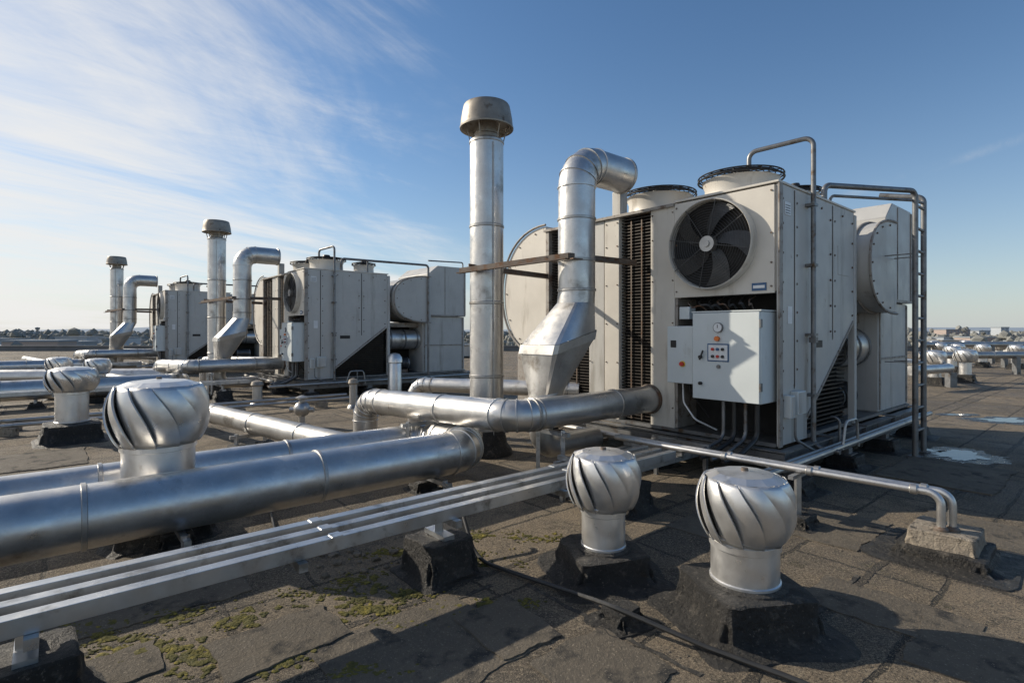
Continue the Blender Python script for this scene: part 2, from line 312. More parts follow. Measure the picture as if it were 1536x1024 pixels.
    B().bar((X-.03,.66,1.30),(X-.03,.62,1.40),.018,.012).build('door_handle','dark',cb)
    for zz in (1.68,1.05): B().box(-.305,-.26,.02,.034,zz-.04,zz+.04).build('hinge','steel',cb)
    sb=B().box(-.22,.1,.79,1.12,1.02,1.66).build('switch_box','box',root,bevel=.01)
    B().box(-.236,-.2225,.795,1.115,1.025,1.655).build('door','box',sb,bevel=.004)
    B().cyl((-.237,.92,1.24),(-.243,.92,1.24),.034,24).build('switch_plate','yellow',sb)
    B().cyl((-.2435,.92,1.24),(-.27,.92,1.24),.024,20).build('rotary_switch','red',sb)
    B().box(-.24,-.2365,1.0,1.07,1.42,1.50).build('switch_label','dark',sb)
    B().box(-.08,.05,.93,1.06,1.74,1.88).build('junction_box','box',root,bevel=.006)
    for k,bb in enumerate((.14,.26,.38,.50)):
        B().tube(fillet([(-.12,bb,.90),(-.12,bb,.52-.02*k),(-.42-.05*k,bb+.05,.36),(-.62,bb+.10,.34)],.12,6),.020 if k%2 else .026,12).build('conduit','steel' if k%2 else 'rubber',root)
        B().cyl((-.12,bb,.86),(-.12,bb,.90),.036,12).build('conduit_gland','dark',root)
    B().tube(fillet([(-.1,1.0,1.04),(-.12,.98,.8),(-.1,.85,.62),(.1,.7,.5)],.12,6),.01,8).build('cable','white',root)
    B().box(-.01,.3,1.166,1.50,.43,3.085).build('coil_end_panel','cream',root,bevel=.008)
    B().box(.12,2.1,1.165,3.32,.475,3.05).build('coil_casing','void',root)
    for b0,b1 in ((1.50,1.98),(2.50,3.26)):
        c=B()
        for k in range(64): zz=.50+k*.04; c.box(.045,.12,b0,b1,zz,zz+.014)
        c.build('condenser_coil','coil',root)
        for q in (.33,.66): B().box(.025,.034,b0+(b1-b0)*q-.008,b0+(b1-b0)*q+.008,.5,3.0).build('coil_support','rust',root)
    B().box(-.01,.25,1.98,2.22,.43,3.06).build('coil_end_panel','cream',root,bevel=.008)
    B().box(.0,.25,2.235,2.50,.43,3.06).build('coil_end_panel','cream2',root,bevel=.008)
    B().box(-.02,.25,3.26,3.33,.43,3.08).build('corner_post','edge',root,bevel=.006)
    for bb in (1.19,1.47,2.01,2.19,2.47):
        for zz in (.7,1.2,1.7,2.2,2.7,3.0): B().cyl((-.01,bb,zz),(-.02,bb,zz),.009,8).build('bolt','rust',root)
    B().box(-.04,2.18,1.164,3.36,3.062,3.10).build('roof_sheet','edge',root,bevel=.004)
    B().box(-.03,2.18,-.035,1.162,3.101,3.125).build('roof_sheet','cream',root,bevel=.004)
    def dsh(c1,z1,rx,rz,sgn,e=2.2,n=28):
        pts=[]
        for k in range(n+1):
            q=-math.pi/2+math.pi*k/n; cx=math.cos(q); sz=math.sin(q)
            pts.append((c1+sgn*rx*abs(cx)**(2/e),z1+rz*(1 if sz>=0 else -1)*abs(sz)**(2/e)))
        return pts
    P=dsh(3.36,2.2,.98,.96,1)
    s_=B().prism([(.02,b,z) for b,z in P],(1.3,0,0)).build('blower_housing','cream',root,bevel=.01)
    P2=dsh(3.36,2.2,1.0,.98,1)
    B().tube([Vector((.005,b,z)) for b,z in P2],.018,6).build('housing_rim','edge',s_)
    for k in range(2,28,4):
        b,z=P[k]; b=3.36+(b-3.36)*.93; z=2.2+(z-2.2)*.93; B().cyl((.02,b,z),(.005,b,z),.011,8).build('bolt','rust',s_)
    B().box(.1,1.9,3.36,4.1,.45,1.25).build('blower_base','edge',root,bevel=.008)
    B().box(3.25,4.66,.02,1.7,.47,2.02).build('lower_housing','cream2',root,bevel=.012)
    for q in ((3.29,3.33,.005,.0195,.5,2.0),(4.58,4.62,.005,.0195,.5,2.0),(3.33,4.58,.005,.0195,1.2,1.23)): B().box(*q).build('panel_seam','edge',root)
    up=B(); up.prism([(3.42,-.03,2.03),(3.42,-.03,3.22),(3.72,-.03,3.46),(4.66,-.03,3.46),(4.66,-.03,2.03)],(0,1.75,0)); uh=up.build('upper_housing','cream2',root,bevel=.012)
    for q in ((3.95,3.965,-.04,-.0295,2.06,3.43),(3.42,4.66,-.045,-.0295,2.03,2.07),(4.62,4.67,-.045,-.0295,2.071,3.43)): B().box(*q).build('panel_seam','edge',uh)
    P=dsh(3.41,2.48,1.12,.62,-1,2.5)
    sr=B().prism([(a,-.16,z) for a,z in P],(0,1.5,0)).build('blower_housing','cream2',root,bevel=.012)
    P2=dsh(3.41,2.48,1.135,.635,-1,2.5)
    for b0 in (-.165,.05): B().tube([Vector((a,b0,z)) for a,z in P2],.017,6).build('housing_rim','edge',sr)
    for k in range(2,28,3):
        a,z=P[k]; a=3.41+(a-3.41)*.93; z=2.48+(z-2.48)*.92; B().cyl((a,-.16,z),(a,-.174,z),.012,8).build('bolt','rust',sr)
    B().box(2.3,3.25,.25,1.5,1.72,1.84).build('housing_support','edge',root)
    B().box(2.25,3.24,.75,1.5,.48,1.715).build('recess_back','void',root)
    d=B(); d.cyl((2.3,.36,1.38),(3.24,.36,1.38),.27,36); dd=d.build('inlet_duct','galv',root)
    for aa in (2.32,2.75,3.12): B().tube([(aa,.36,1.38),(aa+.04,.36,1.38)],.285,32).build('duct_band','steel',dd)
    B().tube([(2.299,.36,1.38),(2.285,.36,1.38)],[.2,.18],28).build('duct_end_cap','steel',dd)
    mt=B().cyl((2.45,.35,.72),(2.95,.35,.72),.17,24).build('motor','steel',root)
    fi=B()
    for k in range(10): fi.cyl((2.50+k*.042,.35,.72),(2.512+k*.042,.35,.72),.19,24)
    fi.build('cooling_fins','dark',mt)
    B().box(2.5,2.9,.22,.48,.47,.56).build('motor_foot','rust',root)
    for (a,b,r) in ((.84,.80,.43),(.80,1.93,.43),(1.74,.52,.27)):
        ctr=(a,b,0); h=.30 if r>.3 else .22; z0=3.10+.026
        w=B(); w.lathe([(r*1.04,z0),(r*.97,z0+.05),(r*.95,z0+h*.7),(r*1.03,z0+h),(r*.99,z0+h),(r*.90,z0+h*.7),(r*.90,z0+.02)],ctr,48,False); cw=w.build('top_fan_cowl','cream',root)
        B().lathe([(r*.91,z0+.03),(r*.91,z0+.035)],ctr,32).build('cowl_bottom','void',cw)
        g=B()
        for k in range(7): g.ring((a,b,z0+h+.10-.05*(k/6)**2),(0,0,1),r*(.2+.14*k),.006,40,4)
        g.ring((a,b,z0+h+.015),(0,0,1),r*1.13,.012,44,6); g.ring((a,b,z0+h+.055),(0,0,1),r*1.13,.009,44,6)
        for k in range(20):
            q=k*math.pi/10; g.tube([(a+r*.15*math.cos(q),b+r*.15*math.sin(q),z0+h+.10),(a+r*.75*math.cos(q),b+r*.75*math.sin(q),z0+h+.08),(a+r*1.13*math.cos(q),b+r*1.13*math.sin(q),z0+h+.05),(a+r*1.13*math.cos(q),b+r*1.13*math.sin(q),z0+h)],.006,4)
        g.build('fan_guard','dark',cw)
        B().lathe([(r*.26,z0+h*.4),(r*.26,z0+h+.10),(r*.18,z0+h+.16)],ctr,24).build('fan_motor','dark',cw)
        for k in range(5):
            bl=B(); q=k*2*math.pi/5
            e1=Vector((math.cos(q),math.sin(q),0)); e2=Vector((-math.sin(q),math.cos(q),0)); c_=Vector((a,b,z0+h*.8))
            bl.prism([c_+e1*r*.2-e2*r*.1+Vector((0,0,.03)),c_+e1*r*.86-e2*r*.3+Vector((0,0,.04)),c_+e1*r*.86+e2*r*.22+Vector((0,0,-.03)),c_+e1*r*.2+e2*r*.1+Vector((0,0,-.03))],(0,0,.006))
            bl.build('fan_blade','dark',cw)
    B().box(.02,.16,1.98,2.12,3.10,3.42).build('duct_stub','cream2',root,bevel=.01)
    lp=fillet([(.55,.55,3.50),(.55,.55,3.66),(.69,-.09,3.70),(.69,-.09,.36),(.69,-.35,.34)],.09,6)
    B().tube(lp,.026,12).build('conduit','steel',root)
    for zz in (.9,1.55,2.3,2.95): B().box(.64,.74,-.12,-.0225,zz,zz+.03).build('conduit_clamp','steel',root)
    B().box(.655,.725,-.125,-.055,1.48,1.54).build('conduit_box','steel',root)
    B().tube(fillet([(1.25,-.07,.62),(1.25,-.16,.62),(1.25,-.16,.30)],.06,5),.015,8).build('conduit','steel',root)
    B().tube(fillet([(.2,-.10,.72),(.2,-.10,.5),(.5,-.2,.34),(1.5,-.22,.33)],.08,5),.014,8).build('conduit','steel',root)
    B().tube(fillet([(.9,-.30,.33),(1.0,-.30,.62),(1.35,-.30,.62),(1.4,-.30,.30)],.08,5),.016,8).build('conduit','galv2',root)
    for bb,rr in ((-.22,.022),(-.29,.03)): B().tube([(-.9,bb,.36),(4.6,bb,.36)],rr,10).build('conduit','galv2',root)
    for k,aa in enumerate((-.26,-.36,-.44)): B().tube([(aa,.95,.30+.03*k),(aa,3.5,.30+.03*k)],.02+.006*k,10).build('conduit','galv2',root)
    for q in (1.2,2.0,2.8): B().box(-.5,-.2,q,q+.04,.22,.255).build('conduit_clamp','rust',root)
    return root
hv=unit()
reg(hv,'cream {size} rooftop air handling unit with round side fan and blower housings','hvac unit')
def bitblock(p,ht,hb,zt,rt,W=I4,rz=TH,seed=0,name='bitumen_block',mat='bit',e=.18,nz=1.0):
    p=Vector((p[0],p[1],0)); mb=MB(W); rings=[]; m2=Matrix.Rotation(rz,3,'Z')
    prof=[(zt,ht*.5),(zt,ht*.95),(zt-.008,ht),(zt*.8,ht*1.01),(zt*.62,ht*1.02),(zt*.46,ht*1.035),(zt*.34,ht*1.05),(zt*.22,ht*1.09),(zt*.13,ht+(hb-ht)*.36),(zt*.06,ht+(hb-ht)*.70),(.009,hb*.97),(-.004,hb)]
    for j,(z,h) in enumerate(prof):
        rr=[]
        for i in range(88):
            t=2*math.pi*i/88; c=math.cos(t); s=math.sin(t); ee=e if j<7 else e+.08
            v=m2@Vector((h*math.copysign(abs(c)**ee,c),h*math.copysign(abs(s)**ee,s),z))
            nn=(noise.noise_vector((v+p)*5+Vector((seed,0,0)))*.014+noise.noise_vector((v+p)*18)*.013)*nz
            if j in (5,6,7,8): nn+=(m2@Vector((c,s,0)))*.014*math.sin(t*9+seed)*nz
            if j>=9: nn=(noise.noise_vector((v+p)*4)*.05+noise.noise_vector((v+p)*14)*.02)*nz; nn.z=0
            rr.append(p+v+nn)
        rings.append(rr)
    mb.loft(rings); return mb.build(name,mat,rt,ang=32)
for k,(a,b) in enumerate(((.1,-.1),(1.6,-.1),(3.0,-.1),(4.5,-.1),(-.1,1.5),(-.1,3.1),(2.2,1.6),(4.4,1.6),(2.2,3.2),(4.4,3.2))):
    p=uw(a,b); rt=thing('unit_foot','','support block',p,TH,'blocks carrying the air handling units')
    bitblock(p,.165,.30,.15,rt,seed=k)
    mb=MB(U); mb.box(a-.06,a+.06,b-.06,b+.06,.14,.225); mb.box(a-.10,a+.10,b-.10,b+.10,.150,.168); mb.build('steel_shoe','steel',rt)
    reg(rt,'black bitumen block with steel shoe under the {size} air handling unit','support block')
# =============== exhaust stack
cx,cy=-.333,7.1
st=thing('exhaust_stack','','chimney',(cx,cy,0),0,'tall exhaust stacks')
MB().lathe([(.22,.12),(.22,4.09),(.205,4.11)],(cx,cy,0),48).build('stack_pipe','galv',st)
for z in (1.0,1.95,2.95,4.05):
    MB().lathe([(.221,z),(.229,z+.008),(.229,z+.035),(.221,z+.043)],(cx,cy,0),48,False).build('joint_band','galv2',st)
MB().bar((cx+.10,cy-.215,.2),(cx+.10,cy-.215,4.03),.012,.012).build('seam','galv2',st)
MB().lathe([(.15,4.10),(.15,4.17),(.165,4.18),(.165,4.19),(.14,4.20),(.14,4.34)],(cx,cy,0),32).build('inner_throat','capm',st)
MB().lathe([(.29,4.32),(.325,4.262),(.352,4.25),(.354,4.268),(.345,4.29),(.336,4.38),(.318,4.48),(.303,4.545),(.292,4.562),(.20,4.575),(.02,4.58)],(cx,cy,0),56).build('rain_cap','capm',st,ang=22)
for k in range(6):
    q=k*math.pi/3+.2; MB().bar((cx+.20*math.cos(q),cy+.20*math.sin(q),4.02),(cx+.28*math.cos(q),cy+.28*math.sin(q),4.31),.022,.012).build('cap_strut','capm',st)
MB().lathe([(.34,.0),(.33,.06),(.27,.14),(.24,.3),(.23,.32)],(cx,cy,0),32).build('base_flashing','bit',st)
reg(st,'{tall} round exhaust stack with flared rain cap, beside the {size} air handling unit','chimney')
# =============== gooseneck duct
gx,gy=.754,6.3
gd=thing('gooseneck_duct','','duct',(gx,gy,0),0,'gooseneck ducts in front of the units')
top=3.57; pth=fillet([(gx,gy,2.05),(gx,gy,top),Vector((gx,gy,top+.0))+UV*.88],.30,8)
def band(mb,c,d,r,w=.03,n=36):
    d=d.normalized(); mb.tube([c-d*w*.5,c-d*w*.35,c+d*w*.35,c+d*w*.5],[r+.001,r+.010,r+.010,r+.001],n,True)
mb=MB(); mb.tube(pth,.215,36,False)
for i in (1,3,5,7,9): band(mb,pth[i],(pth[i+1]-pth[i-1]),.2155,.020)
mb.build('riser','galv',gd)
e=pth[-1]; dr=(pth[-1]-pth[-2]).normalized()
MB().tube([e-dr*.002,e-dr*.05],[.205,.205],36).build('mouth','void',gd)
mb=MB(); band(mb,e-dr*.03,dr,.216,.04); mb.build('mouth_rim','galv2',gd)
for z in (2.9,2.42,2.08):
    mb=MB(); band(mb,Vector((gx,gy,z)),Vector((0,0,1)),.216,.035); mb.build('joint_band','galv2',gd)
def morph(c,r,hx,hy,k,tilt=0,n=48):
    out=[]
    for i in range(n):
        t=2*math.pi*(i+.5)/n; cc=math.cos(t); ss=math.sin(t); m_=max(abs(cc),abs(ss)); ci=Vector((r*cc,r*ss)); sq=Vector((hx*cc/m_,hy*ss/m_)); p=ci.lerp(sq,k)
        v=UV*p.x+VV*p.y; out.append(c+v+Vector((0,0,tilt*p.x)))
    return out
c0=Vector((gx,gy,2.05)); c2=at(838,516,6.15); c3=at(820,585,6.05); c4p=at(812,612,6.0)
MB().loft([morph(c0,.215,.2,.2,0),morph(Vector((gx-.01,gy,1.93)),.219,.2,.2,0),morph(c2+Vector((0,0,.08)),.3,.33,.30,.95,0.25)],False,False).build('upper_transition','galv',gd,ang=12)
MB().loft([morph(c2+Vector((0,0,.08)),.3,.345,.315,.95,0.25),morph(c2+Vector((-.02,0,-.02)),.3,.35,.315,.95,.25)],False,False).build('transition_flange','galv2',gd,ang=20)
MB().loft([morph(c2+Vector((-.02,0,-.02)),.3,.335,.30,.95,.25),morph(c3,.2,.2,.2,0.1,.2),morph(c4p+Vector((0,0,-.1)),.19,.2,.2,0,.1)],False,False).build('lower_transition','galv2',gd,ang=12)
b0=c4p+Vector((0,0,-.08)); MB().tube(fillet([b0,b0+Vector((-.01,0,-.36)),b0+Vector((0,0,-.36))+UV*.9],.2,8),.13,28).build('foot_pipe','galv2',gd)
reg(gd,'silver gooseneck duct with boxy transition in front of the {size} air handling unit','duct')
# =============== bracket steel
br=thing('bracket_frame','','bracket',(gx,gy,0),0,'angle steel brackets tying stack and duct to the unit')
p1=at(690,402,6.95); p2=at(853,379,6.05); p3=at(954,390,6.74); p4=at(822,411,7.9); p5=at(700,395,6.85)
for A,Bq in ((p1,p2),(p2,p3),(p5+Vector((.02,.03,.0)),p4)): MB().angle(A,Bq,.075,.012).build('angle_bar','rust',br)
MB().bar(p2+Vector((-.22,.14,-.03)),p2+Vector((-.1,.6,-.03)),.05,.012).build('tie_bar','rust',br)
MB().bar(p2+Vector((.22,.14,-.03)),p2+Vector((.12,.6,-.03)),.05,.012).build('tie_bar','rust',br)
reg(br,'rusty angle bars bracing the stack and duct at the {size} air handling unit','bracket')
# =============== big pipes
def pipe(name,pts,r,bend,tmpl,every=1.3,start=.6,mat='galv',w=.035):
    P=fillet(pts,bend,8) if len(pts)>2 else [Vector(p) for p in pts]
    rt=thing(name,'','pipe',(P[-1].x,P[-1].y,0),0,'large silver roof pipes')
    mb=MB().tube(P,r,40)
    if len(pts)>2:
        for j in range(len(pts)-2):
            for i in (1,3,5,7,9):
                k=j*9+i
                if k+1<len(P): band(mb,P[k],P[k+1]-P[k-1],r,.016,32)
    mb.build('pipe_run',mat,rt)
    L=0; nxt=start
    for A,Bq in zip(P,P[1:]):
        d=Bq-A; l=d.length
        while nxt<L+l:
            mb=MB(); band(mb,A+d*((nxt-L)/l),d,r,w,32); mb.build('joint_band','galv2',rt); nxt+=every
        L+=l
    return reg(rt,tmpl,'pipe')
A0=Vector((-3.13,3.3,.38)); Ac=A0+UV*3.62; B0=Vector((-3.877,4.09,.35)); Bc=Vector((-1.077,6.473,.35))
pipe('supply_pipe',[A0-UV*2.2,Ac,Ac+VV*.62],.21,.34,'thick silver pipe on the roof along the cable tray of the {size} unit',1.55,1.05)
pipe('supply_pipe',[B0-UV*2.2,Bc,Bc-VV*.40],.15,.26,'slimmer silver pipe lying behind the thick one at the {size} unit',1.5,1.3)
pr=thing('pipe_reducer','','pipe fitting',(Ac+VV*.66).xy.to_3d(),0,'cone fittings joining the roof pipes')
MB().tube([Ac+VV*.60,Ac+VV*.64,Ac+VV*.74+Vector((0,0,-.02)),Bc-VV*.30],[.222,.222,.165,.163],36).build('reducer_cone','galv2',pr)
reg(pr,'cone shaped fitting joining thick and slim pipes at the {size} unit','pipe fitting')
E1=Vector((-1.955,7.2,.684)); E0=Vector((.045,5.2,.778)); EF=E0+UV*2.17
pC=pipe('supply_pipe',[E1+Vector((0,0,-.62)),E1,E0,EF],.158,.27,'raised silver pipe with elbows entering the side of the {size} unit',1.25,.95)
mb=MB(); band(mb,EF-UV*.03,UV,.17,.06,36); mb.build('wall_flange','rust',pC)
D1=Vector((-1.80,5.86,.36)); D0=Vector((-4.44,8.03,.38))
pipe('supply_pipe',[D0+(D0-D1)*.55,D1],.135,.2,'low silver branch pipe running into the slim pipe at the {size} unit',1.2,.8,mat='galv2')
pipe('supply_pipe',[Vector((-1.55,8.6,.10)),Vector((-1.55,8.6,.76)),uw(.1,2.75,.78)],.11,.20,'thin silver pipe behind the exhaust stack of the {size} unit',1.1,.9)
pipe('supply_pipe',[Vector((-1.2,8.0,.54)),uw(.05,2.35,.56)],.09,.25,'thinnest silver pipe passing behind the stack foot of the {size} unit',.9,.3,mat='galv2')
def stand(p,ztop,w,tmpl,axis):
    rt=thing('pipe_stand','','pipe support',(p[0],p[1],0),0,'strut stands under the pipes'); p=Vector((p[0],p[1],0))
    for s in (-1,1):
        q=p+axis*s*w/2; MB().bar(q+Vector((0,0,.08)),q+Vector((0,0,ztop+.02)),.04,.04).build('post','strut',rt)
        bitblock(q,.10,.17,.10,rt)
    MB().bar(p-axis*(w/2+.08)+Vector((0,0,ztop-.02)),p+axis*(w/2+.08)+Vector((0,0,ztop-.02)),.045,.04).build('cross_bar','strut',rt)
    return reg(rt,tmpl,'pipe support')
stand(A0+UV*.95,.165,.42,'low strut stand under the middle of the thick pipe of the {size} unit',VV)
stand(A0+UV*3.1,.165,.42,'low strut stand under the thick pipe elbow of the {size} unit',VV)
stand(E0+UV*.45,.60,.36,'upright strut stand under the raised pipe at the {size} unit',VV)
stand(B0+UV*1.9,.19,.36,'low strut stand under the slim pipe of the {size} unit',VV)
stand(D0+(D1-D0)*.35,.22,.36,'low strut stand under the low branch pipe of the {size} unit',UV)
stand(E1+(E0-E1)*.45,.55,.36,'upright strut stand midway along the raised pipe of the {size} unit',UV)
# =============== cable tray
T0=Vector((-2.13,2.25,.48)); TL=4.62
ct=thing('cable_tray','','cable tray',(T0+UV*2.1).xy.to_3d(),0,'triple rail cable trays')
OFFS=(-.20,-.045,.11)
for off in OFFS:
    c=T0+VV*off; a=c-UV*1.0; e=c+UV*TL
    pr_=[(-.033,0),(.033,0),(.033,-.075),(.027,-.075),(.027,-.008),(-.027,-.008),(-.027,-.075),(-.033,-.075)]
    MB().loft([[p+VV*x+Vector((0,0,z)) for x,z in pr_] for p in (a,e)]).build('rail','strut',ct,smooth=False,bevel=.002)
for t in (.10,1.15,2.12,3.1,4.0):
    c=T0+UV*t; MB().bar(c-VV*.28+Vector((0,0,-.098)),c+VV*.18+Vector((0,0,-.098)),.045,.045).build('cross_bar','strut',ct)
for t in (1.35,3.35):
    for off in OFFS:
        c=T0+UV*t+VV*off; MB().bar(c-UV*.03+Vector((0,0,.003)),c+UV*.03+Vector((0,0,.003)),.07,.005).build('splice_plate','strut',ct)
reg(ct,'three parallel zinc strut rails forming a low tray towards the {size} unit','cable tray')
for t,lab in ((.08,'left'),(2.12,'middle'),(4.1,'right')):
    p=T0+UV*t-VV*.05; rt=thing('tray_foot','','support block',(p.x,p.y,0),0,'bitumen feet under the cable trays')
    bitblock(p,.17,.25,.25,rt,seed=t)
    MB().bar(p+Vector((0,0,.22-.48)),p+Vector((0,0,-.122)),.05,.05).build('post','strut',rt)
    q=Vector((p.x,p.y,.262)); MB().bar(q-VV*.12,q+VV*.12,.08,.03).build('base_plate','strut',rt)
    reg(rt,'bitumen foot with strut post under the %s of the {size} unit cable tray'%('left end' if lab=='left' else 'middle' if lab=='middle' else 'right end'),'support block')
OFF=[Vector((0,0,0)),Vector((-7.62,7.45,0)),Vector((-15.4,14.4,0))]
WORDS=[dict(size='nearest',tall='tallest'),dict(size='middle',tall='mid height'),dict(size='farthest',tall='smallest')]
for (o,t,c) in ASM:
    for k in (1,2):
        n=copy_tree(o); n.location=o.location+OFF[k]; n['label']=t.format(**WORDS[k]); n['category']=c
    o['label']=t.format(**WORDS[0]); o['category']=c
# =============== ladder (nearest unit) and plain rail frames (others)
ld=thing('access_ladder','grey steel ladder with hooped hand rails at the right side of the nearest unit','ladder',uw(3.02,-.5),TH)
for a in (2.85,3.25):
    MB(U).tube(fillet([(a,-.5,.0),(a,-.5,3.38),(a,-.0,3.50)] if a>3 else [(a,-.5,.0),(a,-.5,3.40),(1.35,.04,3.32),(1.35,.04,3.12)],.09,6),.034,12).build('side_rail','steel',ld)
for k in range(11): MB(U).cyl((2.85,-.5,.32+k*.29),(3.25,-.5,.32+k*.29),.019,10).build('rung','steel',ld)
MB(U).tube(fillet([(3.25,-.5,3.30),(2.85,-.48,3.28),(1.5,.03,3.22),(1.5,.03,3.12)],.08,6),.018,10).build('hand_rail','steel',ld)
for a in (2.85,3.25):
    for z in (1.2,2.6): MB(U).bar((a,-.5,z),(a,-.17,z),.03,.012).build('wall_bracket','steel',ld)
    MB(U).box(a-.07,a+.07,-.57,-.43,0,.012).build('foot_plate','steel',ld)
for k in (1,2):
    Wk=Matrix.Translation(OFF[k])@U; o=uw(3.0,-.2)+OFF[k]
    rf=thing('rail_frame','thin grey rail and post along the top and side of the %s unit'%WORDS[k]['size'],'rail',o,TH,'rail frames on the farther units')
    MB(Wk).tube(fillet([(3.3,-.2,.3),(3.3,-.2,3.42),(.9,.0,3.42),(.9,.0,3.1)],.09,6),.03,10).build('rail','steel',rf)
    MB(Wk).tube(fillet([(1.6,.0,3.1),(1.6,.0,3.42)],.09,6),.024,10).build('post','steel',rf)
    MB(Wk).tube(fillet([(4.6,.0,3.47),(4.6,.0,3.62),(3.3,-.2,3.55)],.06,6),.02,10).build('top_bar','steel',rf)
# =============== conduits into concrete block (right)
blk=Vector((3.10,3.86,0))
cb=thing('conduit_plinth','low concrete block on bitumen skirt where two pipes bend down, at the right','plinth',blk,0)
bitblock(blk,.25,.42,.09,cb,seed=3,name='bitumen_skirt')
bitblock(blk,.19,.20,.20,cb,seed=5,name='concrete_block',mat='conc',e=.15,nz=.6)
for k,dx in enumerate((0,.085)):
    e=Vector((3.02+dx,3.80+dx*.1,.18)); s=uw(-.93+dx*.9,.75,.46); m_=Vector((e.x,e.y,.46))
    pts=fillet([uw(-.93+dx*.9,1.3,.46),s,m_,e],.085,7)
    rt=thing('conduit_pipe','%s of the two slim steel pipes bending down into the concrete block'%('left one' if k==0 else 'right one'),'pipe',(e.x,e.y,0),0,'pair of slim pipes into the concrete block')
    MB().tube(pts,.027,16).build('pipe_run','galv',rt); L=(m_-s)
    for q in (.3,.62,.93):
        mb=MB(); band(mb,s+L*q,L,.0275,.05,16); mb.build('coupling','galv2',rt)
    MB().lathe([(.03,.17),(.045,.19),(.045,.215),(.03,.23)],(e.x,e.y,0),16).build('floor_collar','rust',rt)
p=uw(-.87,-.55); rt=thing('pipe_stand','small strut stand carrying the two slim pipes in front of the nearest unit','pipe support',p,0)
MB().bar(p+Vector((0,0,.08)),p+Vector((0,0,.41)),.04,.04).build('post','strut',rt); MB().bar(p-UV*.14+Vector((0,0,.415)),p+UV*.14+Vector((0,0,.415)),.04,.03).build('cross_bar','strut',rt); bitblock(p,.11,.2,.10,rt)
pf=thing('strut_platform','low steel strut frame under the elbow between pipes and nearest unit','frame',uw(-1.5,1.0),TH)
for b in (.55,1.15): MB(U).bar((-2.0,b,.36),(-.2,b,.36),.05,.05).build('long_bar','strut',pf)
for a in (-1.9,-1.4,-.9,-.4): MB(U).bar((a,.5,.41),(a,1.2,.41),.04,.04).build('cross_bar','strut',pf)
for a in (-1.9,-.4):
    for b in (.55,1.15): MB(U).bar((a,b,0),(a,b,.34),.04,.04).build('leg','strut',pf)
vp=gnd(453,640)
vv=thing('relief_valve','small round metal valve standing on the roof before the middle unit','valve',vp)
MB().lathe([(.10,0),(.09,.03),(.05,.05),(.05,.18),(.09,.20),(.13,.26),(.13,.34),(.09,.40),(.05,.42),(.05,.46),(.10,.48),(.10,.50),(.02,.53)],vp,24).build('valve_body','galv2',vv)
MB().cyl(vp+Vector((-.2,0,.29)),vp+Vector((.2,0,.29)),.045,16).build('side_port','galv2',vv)
vp=gnd(592,594)
vv=thing('mushroom_vent','small white capped vent pipe at the right end of the middle unit','vent',vp)
MB().lathe([(.17,0),(.16,.8),(.15,.82)],vp,28).build('vent_pipe','alu',vv)
MB().lathe([(.12,.80),(.19,.84),(.18,.96),(.12,1.04),(.02,1.07)],vp,28).build('vent_cap','alu',vv)
for k,(q0,q1,lb) in enumerate((((-12,4.6),(-3.4,11.9),'thin steel conduit low on the roof, nearer of two between the units'),((-12.4,5.1),(-3.8,12.4),'thin steel conduit low on the roof, farther of two between the units'),)):
    a=Vector((q0[0],q0[1],.16)); e=Vector((q1[0],q1[1],.16)); rt=thing('roof_conduit',lb,'conduit',(a.x,a.y,0)); MB().tube([a,e],.03,12).build('pipe_run','galv2',rt)
    for j in range(7):
        c=a.lerp(e,(j+.5)/7); MB().box(c.x-.12,c.x+.12,c.y-.06,c.y+.06,.0,.128).build('sleeper','conc',rt,bevel=.01)
for k,(px,py,hh,rr,lb) in enumerate(((386,608,.42,.10,'short capped pipe stub left of the round valve before the middle unit'),(530,612,.5,.08,'short capped pipe stub right of the round valve before the middle unit'),(640,600,.38,.13,'low capped pipe stub just left of the tallest stack'))):
    vp=gnd(px,py); vv=thing('pipe_stub',lb,'pipe stub',vp); MB().lathe([(rr*1.6,0),(rr*1.4,.05),(rr,.08),(rr,hh),(rr*.9,hh+.01)],vp,20).build('stub_pipe','galv2',vv); MB().lathe([(rr*1.2,hh+.0),(rr*1.35,hh+.03),(rr*1.1,hh+.10),(rr*.2,hh+.13)],vp,20).build('stub_cap','capm',vv)
